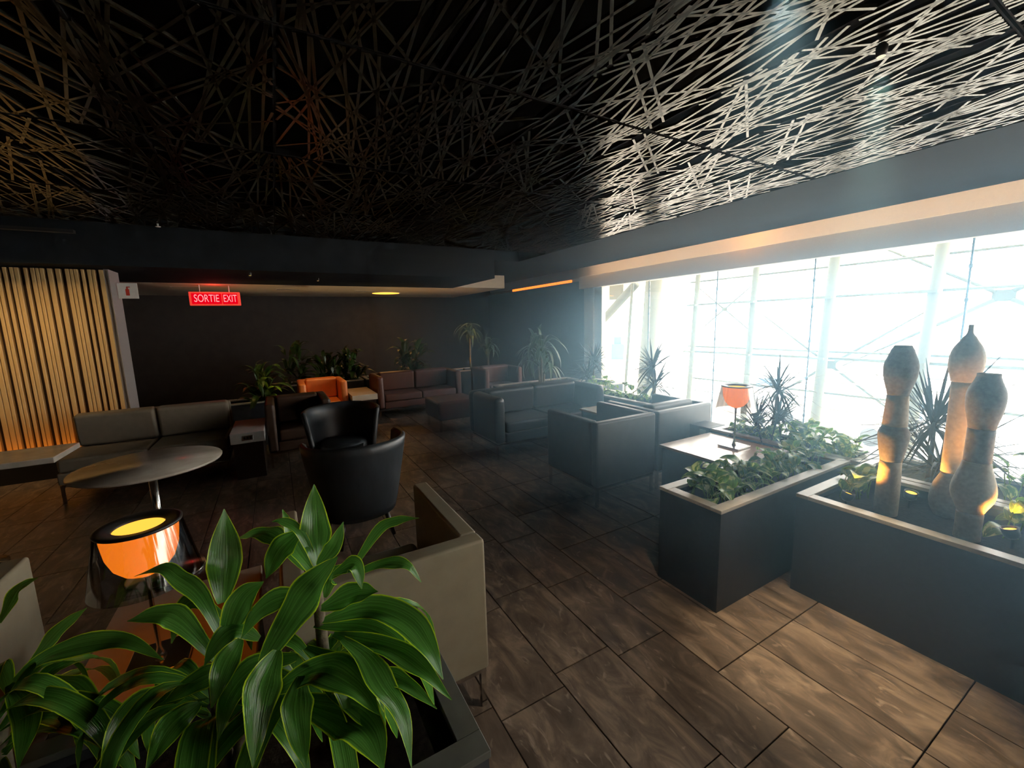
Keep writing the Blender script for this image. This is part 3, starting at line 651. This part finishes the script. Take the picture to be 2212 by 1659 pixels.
def pothos(label, x0, x1, y0, y1, z, n, seed, hmax=0.16, s=1.0):
    R = random.Random(seed); t = thing('pothos', label, 'plant', ((x0+x1)/2, (y0+y1)/2, z), 0, None)
    vn = MB(); cx_, cy_ = (x0+x1)/2, (y0+y1)/2
    for k in range(n):
        x, y = R.uniform(x0, x1)-cx_, R.uniform(y0, y1)-cy_; h = 0.03+R.random()**1.4*hmax
        az = R.uniform(0, 2*PI); tilt = R.uniform(-0.9, 0.3)
        put('leaf', POT[k % 2], t, (x, y, h), (R.uniform(-0.4, 0.4), tilt, az), [s*R.uniform(0.75, 1.25)]*3)
        vn.tube([(x-math.cos(az)*0.03, y-math.sin(az)*0.03, 0.0), (x-math.cos(az)*0.012, y-math.sin(az)*0.012, h*0.6), (x, y, h)], 0.0025, 5)
    o = vn.build('vine', M_lf_pot, t, True); o['kind'] = 'stuff'
    return t
pothos('bright variegated pothos at the aisle end of the long planter', 2.02, 2.55, 1.33, 1.50, 0.506, 62, 1, 0.12, 1.2)
pothos('pale variegated pothos at the window end of the long planter', 2.60, 3.16, 1.33, 1.50, 0.506, 62, 2, 0.11, 1.15)
pothos('pothos by the foot of the console lamp in the window planter', 3.37, 3.59, 1.80, 2.17, 0.506, 40, 3, 0.12)
pothos('lush pothos at the near end of the window planter', 3.37, 3.59, 1.24, 1.72, 0.506, 60, 4, 0.15, 1.15)
pothos('sparse pothos in the totem planter, beside the squat totem', 2.72, 3.02, 0.97, 1.06, 0.506, 22, 5, 0.10, 1.15)
pothos('grey-green pothos at the right edge, past the broad totem', 2.82, 3.07, -0.2, 0.42, 0.506, 70, 6, 0.16, 1.1)
pothos('pothos behind the broad totem in the back planter', 3.23, 3.58, -0.2, 0.62, 0.506, 60, 7, 0.22)
pothos('low pothos past the black cup, under the window post', 3.78, 4.02, 3.55, 4.65, 0.506, 70, 8, 0.20)
def leafy(name, label, x, y, z, n, seed, protos, spread, h, s=1.0, stem_h=0.0, group=None, droop=0.0, heads=None):
    R = random.Random(seed); t = thing(name, label, 'plant', (x, y, z), R.uniform(0, 6), group)
    heads = heads or [(0, 0, 0)]
    for hx, hy, hz in heads:
        if stem_h or hz: MB().tube([(hx*0.4, hy*0.4, 0), (hx*0.8, hy*0.8, (stem_h+hz)*0.5), (hx, hy, stem_h+hz+0.02)], [0.022, 0.018, 0.015], 8).build('stem', M_cane, t, True)
    for k in range(n):
        hx, hy, hz = heads[k % len(heads)]; az = R.uniform(0, 2*PI); q = R.random()
        put('leaf', protos[0 if R.random() < 0.65 else 1], t, (hx+math.cos(az)*0.02+R.uniform(-spread, spread), hy+math.sin(az)*0.02+R.uniform(-spread, spread), stem_h+hz+q*h),
            (R.uniform(-0.3, 0.3), R.uniform(-0.7, 0.5)*(1-droop)+droop*0.3-q*0.4, az), [s*R.uniform(0.7, 1.2)]*3)
    return t
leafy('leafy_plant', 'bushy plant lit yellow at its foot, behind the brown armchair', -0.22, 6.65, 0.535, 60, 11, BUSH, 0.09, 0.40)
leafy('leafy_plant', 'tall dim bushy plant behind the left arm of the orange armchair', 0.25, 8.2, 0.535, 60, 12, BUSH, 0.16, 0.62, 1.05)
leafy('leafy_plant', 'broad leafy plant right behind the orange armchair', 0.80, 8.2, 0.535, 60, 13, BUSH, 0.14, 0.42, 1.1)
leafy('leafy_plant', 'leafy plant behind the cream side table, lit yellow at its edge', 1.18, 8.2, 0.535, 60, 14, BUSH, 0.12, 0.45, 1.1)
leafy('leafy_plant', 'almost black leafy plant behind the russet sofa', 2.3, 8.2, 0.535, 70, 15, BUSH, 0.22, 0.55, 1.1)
leafy('palm_plant', 'stemmed palm with yellow-lit tuft at the back wall', 3.58, 8.1, 0.535, 40, 16, STRAP, 0.03, 0.14, 0.8, 0.72)
leafy('palm_plant', 'dim stemmed palm in shadow beside the yellow-lit one', 4.02, 8.15, 0.535, 36, 17, STRAP, 0.04, 0.2, 0.8, 0.35)
leafy('corn_plant', 'strap-leaved plant with drooping leaves above the black sofa', 3.62, 5.45, 0.535, 66, 18, STRAP, 0.05, 0.18, 1.0, 0.15, droop=0.4, heads=[(-0.05, 0, 0.36), (0.06, 0.04, 0.16), (0.12, -0.06, 0.02)])
def marginata(label, x, y, z, stems, seed, nl=46, ll=0.36, lw=0.016):
    R = random.Random(seed); t = thing('dracaena', label, 'plant', (x, y, z), 0, 'spiky dracaenas along the window')
    mb = MB()
    for (sx, sy, sh) in stems:
        P = [(sx*0.15, sy*0.15, 0), (sx*0.5+R.uniform(-.02, .02), sy*0.5, sh*0.5), (sx, sy, sh)]
        MB().tube(bez(P, 6), [0.014, 0.013, 0.013, 0.012, 0.011, 0.010, 0.009], 8).build('stem', M_cane, t, True)
        for k in range(nl):
            az = R.uniform(0, 2*PI); el = R.uniform(-0.6, 1.15); L = ll*R.uniform(0.7, 1.15); c = math.cos(el); b = Vector((sx, sy, sh-R.random()*0.10))
            d = Vector((math.cos(az)*c, math.sin(az)*c, math.sin(el)))
            blade(mb, [b, b+d*L*0.5, b+d*L+Vector((0, 0, -0.05*c))], lw, 5, 0.3, UP if abs(d.z) < 0.95 else Vector((1, 0, 0)), lambda t: (0.55+0.45*math.sin(PI*t))*(1-t**3), nu=2)
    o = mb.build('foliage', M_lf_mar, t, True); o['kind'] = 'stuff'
    return t
marginata('spiky dracaena before the window post, behind the black sofa arm', 4.58, 5.3, 0.48, [(0, 0, 0.44), (-0.1, 0.05, 0.2)], 21, 80, 0.40, 0.027)
marginata('spiky dracaena against the glass behind the grey armchair', 3.90, 3.45, 0.505, [(-0.02, 0, 0.54), (0.10, 0.05, 0.30)], 22, 75, 0.38, 0.024)
marginata('spiky dracaena against the glass, right of the orange-bowl lamp', 3.50, 1.86, 0.505, [(0.03, -0.03, 0.50), (0.0, 0.12, 0.18), (0.02, -0.05, 0.26)], 23, 70, 0.34, 0.018)
marginata('wide spiky dracaena behind the squat totem', 3.40, 0.86, 0.505, [(0.0, 0.0, 0.42), (0.05, -0.03, 0.16)], 24, 95, 0.54, 0.019)
# ---- foreground dracaena: every leaf by its own curve
LEAVES=[([[0.039,1.064,0.967],[0.041,1.1,1.055],[0.051,1.135,1.155]],0.065),([[0.037,1.044,0.983],[0.075,1.041,1.023],[0.103,1.046,1.077]],0.035),([[0.034,1.068,0.976],[0.006,1.09,1.056],[-0.027,1.106,1.086],[-0.049,1.111,1.091]],0.026),([[-0.182,1.217,0.861],[-0.169,1.251,0.97],[-0.161,1.289,1.082]],0.072),([[0.012,1.185,0.906],[-0.047,1.26,0.975],[-0.092,1.318,0.98],[-0.148,1.376,0.955]],0.051),([[0.011,1.181,1.019],[-0.041,1.159,0.989],[-0.076,1.124,0.943]],0.056),([[-0.093,0.997,0.817],[-0.017,0.967,0.936],[0.034,0.942,1.007],[0.074,0.92,1.058]],0.07),([[0.105,1.003,0.967],[0.173,0.988,1.059],[0.219,0.973,1.079],[0.266,0.955,1.081]],0.026),([[0.109,0.978,0.972],[0.173,0.943,0.997],[0.219,0.912,0.992],[0.243,0.888,0.955]],0.029),([[0.065,0.982,0.985],[0.108,0.951,1.009],[0.117,0.926,0.962]],0.036),([[0.034,0.997,0.901],[0.104,0.963,0.93],[0.153,0.936,0.936]],0.055),([[0.037,1.001,0.866],[0.129,0.932,0.905],[0.197,0.868,0.888],[0.23,0.819,0.843],[0.247,0.777,0.787]],0.062),([[0.052,0.966,0.847],[0.154,0.875,0.831],[0.208,0.809,0.806],[0.253,0.745,0.761]],0.048),([[0.08,0.907,0.796],[0.144,0.85,0.785],[0.181,0.808,0.776],[0.224,0.759,0.742]],0.036),([[-0.069,0.973,0.758],[0.018,0.903,0.819],[0.076,0.838,0.809],[0.112,0.78,0.77]],0.067),([[-0.052,0.94,0.754],[0.049,0.842,0.744],[0.088,0.78,0.737],[0.103,0.727,0.701]],0.079),([[0.067,0.925,0.858],[0.104,0.868,0.837],[0.129,0.815,0.796],[0.153,0.764,0.759],[0.154,0.719,0.682]],0.049),([[-0.06,0.962,0.86],[-0.095,0.916,0.813],[-0.117,0.854,0.712]],0.063),([[-0.127,1.005,0.886],[-0.156,0.981,0.855],[-0.184,0.951,0.793]],0.046),([[-0.175,1.09,0.822],[-0.126,1.091,0.923],[-0.078,1.082,0.961]],0.055),([[-0.185,1.081,0.799],[-0.248,1.122,0.9],[-0.289,1.137,0.923],[-0.346,1.157,0.917]],0.047),([[-0.176,1.134,0.803],[-0.217,1.182,0.912],[-0.262,1.22,0.956],[-0.295,1.248,0.978],[-0.358,1.286,0.957]],0.043),([[-0.615,1.349,0.744],[-0.523,1.307,0.807],[-0.387,1.235,0.83],[-0.303,1.18,0.784]],0.045),([[-0.249,1.074,0.753],[-0.332,1.064,0.761],[-0.384,1.024,0.694]],0.058),([[-0.219,1.034,0.749],[-0.261,0.999,0.748],[-0.297,0.955,0.713]],0.05),([[-0.675,1.479,0.833],[-0.626,1.465,0.913],[-0.58,1.444,0.943]],0.027),([[-0.607,1.391,0.744],[-0.534,1.375,0.825],[-0.475,1.361,0.871]],0.031),([[-0.606,1.312,0.759],[-0.536,1.196,0.753],[-0.523,1.104,0.703]],0.045),([[-0.586,1.333,0.743],[-0.469,1.21,0.751],[-0.392,1.1,0.704]],0.056),([[-0.159,1.064,0.787],[-0.218,1.057,0.787],[-0.283,1.05,0.769]],0.044),([[-0.027,0.993,0.804],[-0.099,0.992,0.815],[-0.152,0.975,0.788],[-0.179,0.938,0.727]],0.054),([[-0.007,0.995,0.817],[0.043,0.918,0.805],[0.068,0.85,0.759],[0.064,0.796,0.701]],0.054),([[0.032,1.032,0.896],[-0.034,1.054,0.92],[-0.093,1.065,0.9],[-0.134,1.06,0.85]],0.045),([[0.017,1.031,0.841],[0.113,0.96,0.85],[0.173,0.902,0.828],[0.202,0.86,0.787]],0.047),([[-0.021,0.931,0.803],[-0.035,0.875,0.77],[-0.028,0.802,0.707]],0.055),([[0.044,1.049,0.894],[0.069,1.033,0.956],[0.117,0.996,0.966]],0.041),([[0.041,1.122,0.904],[-0.004,1.183,0.979],[-0.027,1.234,1.068]],0.049),([[-0.1,1.072,0.826],[-0.143,1.079,0.864],[-0.18,1.074,0.848],[-0.207,1.061,0.813]],0.042),([[-0.178,1.168,0.856],[-0.232,1.19,0.9],[-0.261,1.187,0.877],[-0.282,1.174,0.821]],0.04),([[0.021,0.924,0.765],[0.084,0.839,0.748],[0.115,0.77,0.718]],0.05)]
crowns = [('big_dracaena', 'broad-leaved dracaena with lime leaf margins, rightmost in the foreground planter', (0.03, 1.03, 0.505)), ('big_dracaena', 'broad-leaved dracaena with arching leaves, before the amber lamp', (-0.20, 1.10, 0.505)), ('big_dracaena', 'shaded broad-leaved dracaena cut by the left edge, low in the foreground', (-0.62, 1.24, 0.505))]
CT = [thing(a, b, 'plant', c, 0, 'foreground dracaenas') for a, b, c in crowns]
random.seed(8)
for k, (pts, wd) in enumerate(LEAVES):
    b = Vector(pts[0]); i = min(range(3), key=lambda q: (Vector(crowns[q][2]).xy-b.xy).length); o0 = Vector(crowns[i][2])
    mb = MB(); P = [Vector(p)-o0 for p in pts]
    blade(mb, P, wd*1.16, 20, random.uniform(0.12, 0.35), Vector((0.25, -0.55, 0.8)), lambda t: (0.25+0.75*min(1, t*2.4)**0.8)*max(0.0, 1-max(0, (t-0.40)/0.60)**1.7), 0.20, random.uniform(-0.3, 0.3), 6, random.uniform(0, 6))
    lf = mb.build('leaf', M_lf_big, CT[i], True)
for i, hs in enumerate(([(0.0, 0.0, 0.42), (0.03, -0.06, 0.28)], [(0.0, 0.0, 0.30), (0.08, -0.05, 0.26)], [(0.0, 0.05, 0.24)])):
    for h in hs: MB().tube([(h[0]*0.3, h[1]*0.3, 0), (h[0], h[1], h[2])], [0.017, 0.012], 10).build('cane', M_cane, CT[i], True)
# low filler leaves round the crowns
for i, c in enumerate(crowns):
    R = random.Random(60+i)
    for k in range(16):
        az = R.uniform(0, 2*PI); L = R.uniform(0.16, 0.28); z = R.uniform(0.12, 0.26); d = Vector((math.cos(az), math.sin(az), 0))
        if d.y > 0.5 and i == 0: L *= 0.7
        b = Vector((0, 0, z))+d*0.02
        mb = MB(); blade(mb, [b, b+d*L*0.45+UP*0.06, b+d*L*0.85+UP*0.01, b+d*L-UP*0.10], R.uniform(0.04, 0.06), 12, 0.25, UP, None, 0.08, R.uniform(-0.2, 0.2), 4, R.uniform(0, 6))
        mb.build('leaf', M_lf_big, CT[i], True)

# ================================================================== SIGNS, FIXTURES
t = thing('exit_sign', 'glowing red SORTIE EXIT sign hanging under the soffit', 'sign', (-0.797, 8.5, 1.97))
rbox('housing', -0.348, 0.348, -0.03, 0.03, 0.0, 0.22, 0.006, mat('exit_housing', (0.55, 0.10, 0.08), 0.4, emis=(1.0, 0.05, 0.03), estr=0.55), t, 1)
for xx, ww in ((-0.115, 0.20), (0.205, 0.105)):
    MB().box(xx-ww, xx+ww, -0.0335, -0.0305, 0.025, 0.195).build('face', emit('exit_face', (0.85, 0.0, 0.01), 0.8), t)
M_let = emit('exit_letter', (1.0, 0.22, 0.22), 1.6)
for tx, xx, sx in (('SORTIE', -0.115, 0.62), ('EXIT', 0.205, 0.55)):
    o = put('lettering', text_mesh('lettering', tx, 0.17, M_let), t, (xx, -0.036, 0.11), (PI/2, 0, 0), (sx, 1, 1))
for xx in (-0.2, 0.2): MB().tube([(xx, 0, 0.22), (xx, 0, 0.33)], 0.008, 8).build('hanger', M_steel, t)
lamp('exit_glow', 'POINT', (0, -0.10, 0.24), 1.0, (1.0, 0.03, 0.02), t, size=0.06)
t = thing('extinguisher_sign', 'white sign with a red fire extinguisher symbol beside the slatted wall', 'sign', (-1.46, 6.60, 1.96))
rbox('plate', -0.095, 0.09, -0.004, 0.004, 0.0, 0.18, 0.002, M_white, t, 1)
M_sred = mat('sign_red', (0.55, 0.05, 0.03), 0.5)
MB().box(-0.022, 0.012, -0.0062, -0.0042, 0.035, 0.11).build('symbol_body', M_sred, t); MB().box(-0.012, 0.002, -0.0062, -0.0042, 0.11, 0.13).build('symbol_neck', M_sred, t); MB().box(-0.012, 0.022, -0.0062, -0.0042, 0.128, 0.138).build('symbol_handle', M_sred, t)
def slot(label, x, y, L):
    t = thing('air_slot', label, 'vent', (x, y, 2.30), 0, 'air slots in the pale soffit')
    MB().box(-L/2, L/2, -0.03, 0.03, -0.004, 0.0).build('frame', M_white, t); MB().box(-L/2+0.02, L/2-0.02, -0.018, 0.018, -0.006, -0.0045).build('opening', M_black, t)
slot('thin dark air slot in the soffit just left of the exit sign', -1.22, 8.9, 0.42); slot('thin dark air slot in the soffit right of the exit sign', 0.30, 9.1, 0.42); slot('thin dark air slot in the soffit near the glowing downlight', 1.75, 9.3, 0.42)
t = thing('downlight', 'glowing amber disc downlight in the pale soffit at the back', 'light', (2.27, 9.7, 2.30))
MB().lathe([(-0.006, 0.30), (-0.006, 0.33), (0.0, 0.335)], 40).build('ring', M_white, t, True); MB().lathe([(-0.008, 0.0), (-0.008, 0.298)], 40).build('disc', emit('disc_glow', (1.0, 0.45, 0.06), 2.2), t)
lamp('bulb', 'AREA', (0, 0, -0.02), 6, (1.0, 0.5, 0.15), t, aim=(0, 0, -1), size=0.5)
def spotlight(label, x, y, z, aim, power, col, ang, blend=0.6, size=0.03):
    t = thing('ceiling_spotlight', label, 'light', (x, y, z))
    MB().lathe([(-0.045, 0.017), (-0.012, 0.019), (-0.003, 0.012), (0.0, 0.012)], 18).build('barrel', M_plastic, t, True)
    MB().lathe([(-0.0465, 0.0), (-0.0465, 0.014)], 18).build('lens', emit('spot_lens', col, 1.0), t)
    o = lamp('beam', 'SPOT', (0, 0, -0.08), power, col, t, size=size, angle=ang, blend=blend)
    o.rotation_euler = (Vector(aim)-Vector((x, y, z-0.08))).to_track_quat('-Z', 'Y').to_euler()
    return t
spotlight('small black ceiling spotlight over the aisle planter', 2.10, 0.80, 2.56, (2.04, 0.76, 0), 270, (1.0, 0.90, 0.64), math.radians(31), 0.9)
spotlight('added ceiling fill spot brightening the bare floor of the aisle', 1.35, 0.75, 2.56, (1.35, 0.8, 0), 60, (1.0, 0.90, 0.72), math.radians(70), 1.0)  # fill spot, added only to lift the dim aisle floor
spotlight('small ceiling spotlight over the orange armchair', 0.62, 6.75, 2.28, (0.75, 7.15, 0.4), 34, (1.0, 0.55, 0.2), math.radians(62), 0.8)
spotlight('small ceiling spotlight over the yellow-lit palm', 3.4, 7.5, 2.56, (3.56, 8.1, 1.3), 60, (1.0, 0.6, 0.2), math.radians(40), 0.8)
uplight('amber uplight at the foot of the plant behind the brown armchair', -0.03, 6.50, 0.535, (-0.15, 6.7, 1.4), 5, (1.0, 0.62, 0.12))
uplight('amber uplight at the slatted-wall end of the planter behind the orange armchair', -0.16, 8.25, 0.535, (-0.1, 8.5, 2.2), 14, (1.0, 0.6, 0.2))
uplight('amber uplight in bare soil between the leafy plants, behind the russet sofa arm', 1.72, 8.25, 0.535, (1.74, 8.5, 2.2), 14, (1.0, 0.62, 0.18))
uplight('amber uplight left of the yellow-lit palm, behind the russet sofa', 2.95, 8.25, 0.535, (2.95, 8.5, 2.2), 14, (1.0, 0.6, 0.22))
uplight('amber uplight at the foot of the yellow-lit palm', 3.42, 8.1, 0.535, (3.6, 8.2, 1.6), 3, (1.0, 0.6, 0.22))
spotlight('small ceiling spotlight over the brown armchair and its plant', -0.2, 6.3, 2.28, (0.0, 6.6, 0.6), 10, (1.0, 0.7, 0.15), math.radians(50), 0.9)
t = thing('sprinkler', 'tiny pale sprinkler head in the dark lattice ceiling', 'sprinkler', (-0.855, 5.15, 2.56))
MB().lathe([(-0.03, 0.018), (-0.026, 0.022), (-0.02, 0.006), (0.0, 0.008)], 12).build('head', M_white, t, True)
# LED line at the foot of the slatted wall, and the wash from above
t = thing('floor_strip_light', 'amber strip light along the foot of the slatted wall', 'light', (-3.0, 6.30, 0.0))
MB().box(-1.5, 1.35, -0.03, 0.03, 0.0, 0.26).build('channel', M_plastic, t); MB().box(-1.5, 1.35, -0.02, 0.03, 0.262, 0.272).build('strip', emit('floor_led', (1.0, 0.30, 0.02), 5.0), t)
t = thing('wall_washer', 'linear warm washer in the ceiling before the slatted wall', 'light', (-2.9, 5.75, 2.56))
MB().box(-1.3, 1.3, -0.03, 0.03, -0.03, 0.0).build('housing', M_plastic, t); o = lamp('wash', 'AREA', (0, 0, -0.035), 9, (1.0, 0.66, 0.30), t, size=2.5, sizey=0.05); o.data.spread = math.radians(75)
o.rotation_euler = (Vector((0, 0.65, -1.4))).to_track_quat('-Z', 'Y').to_euler()
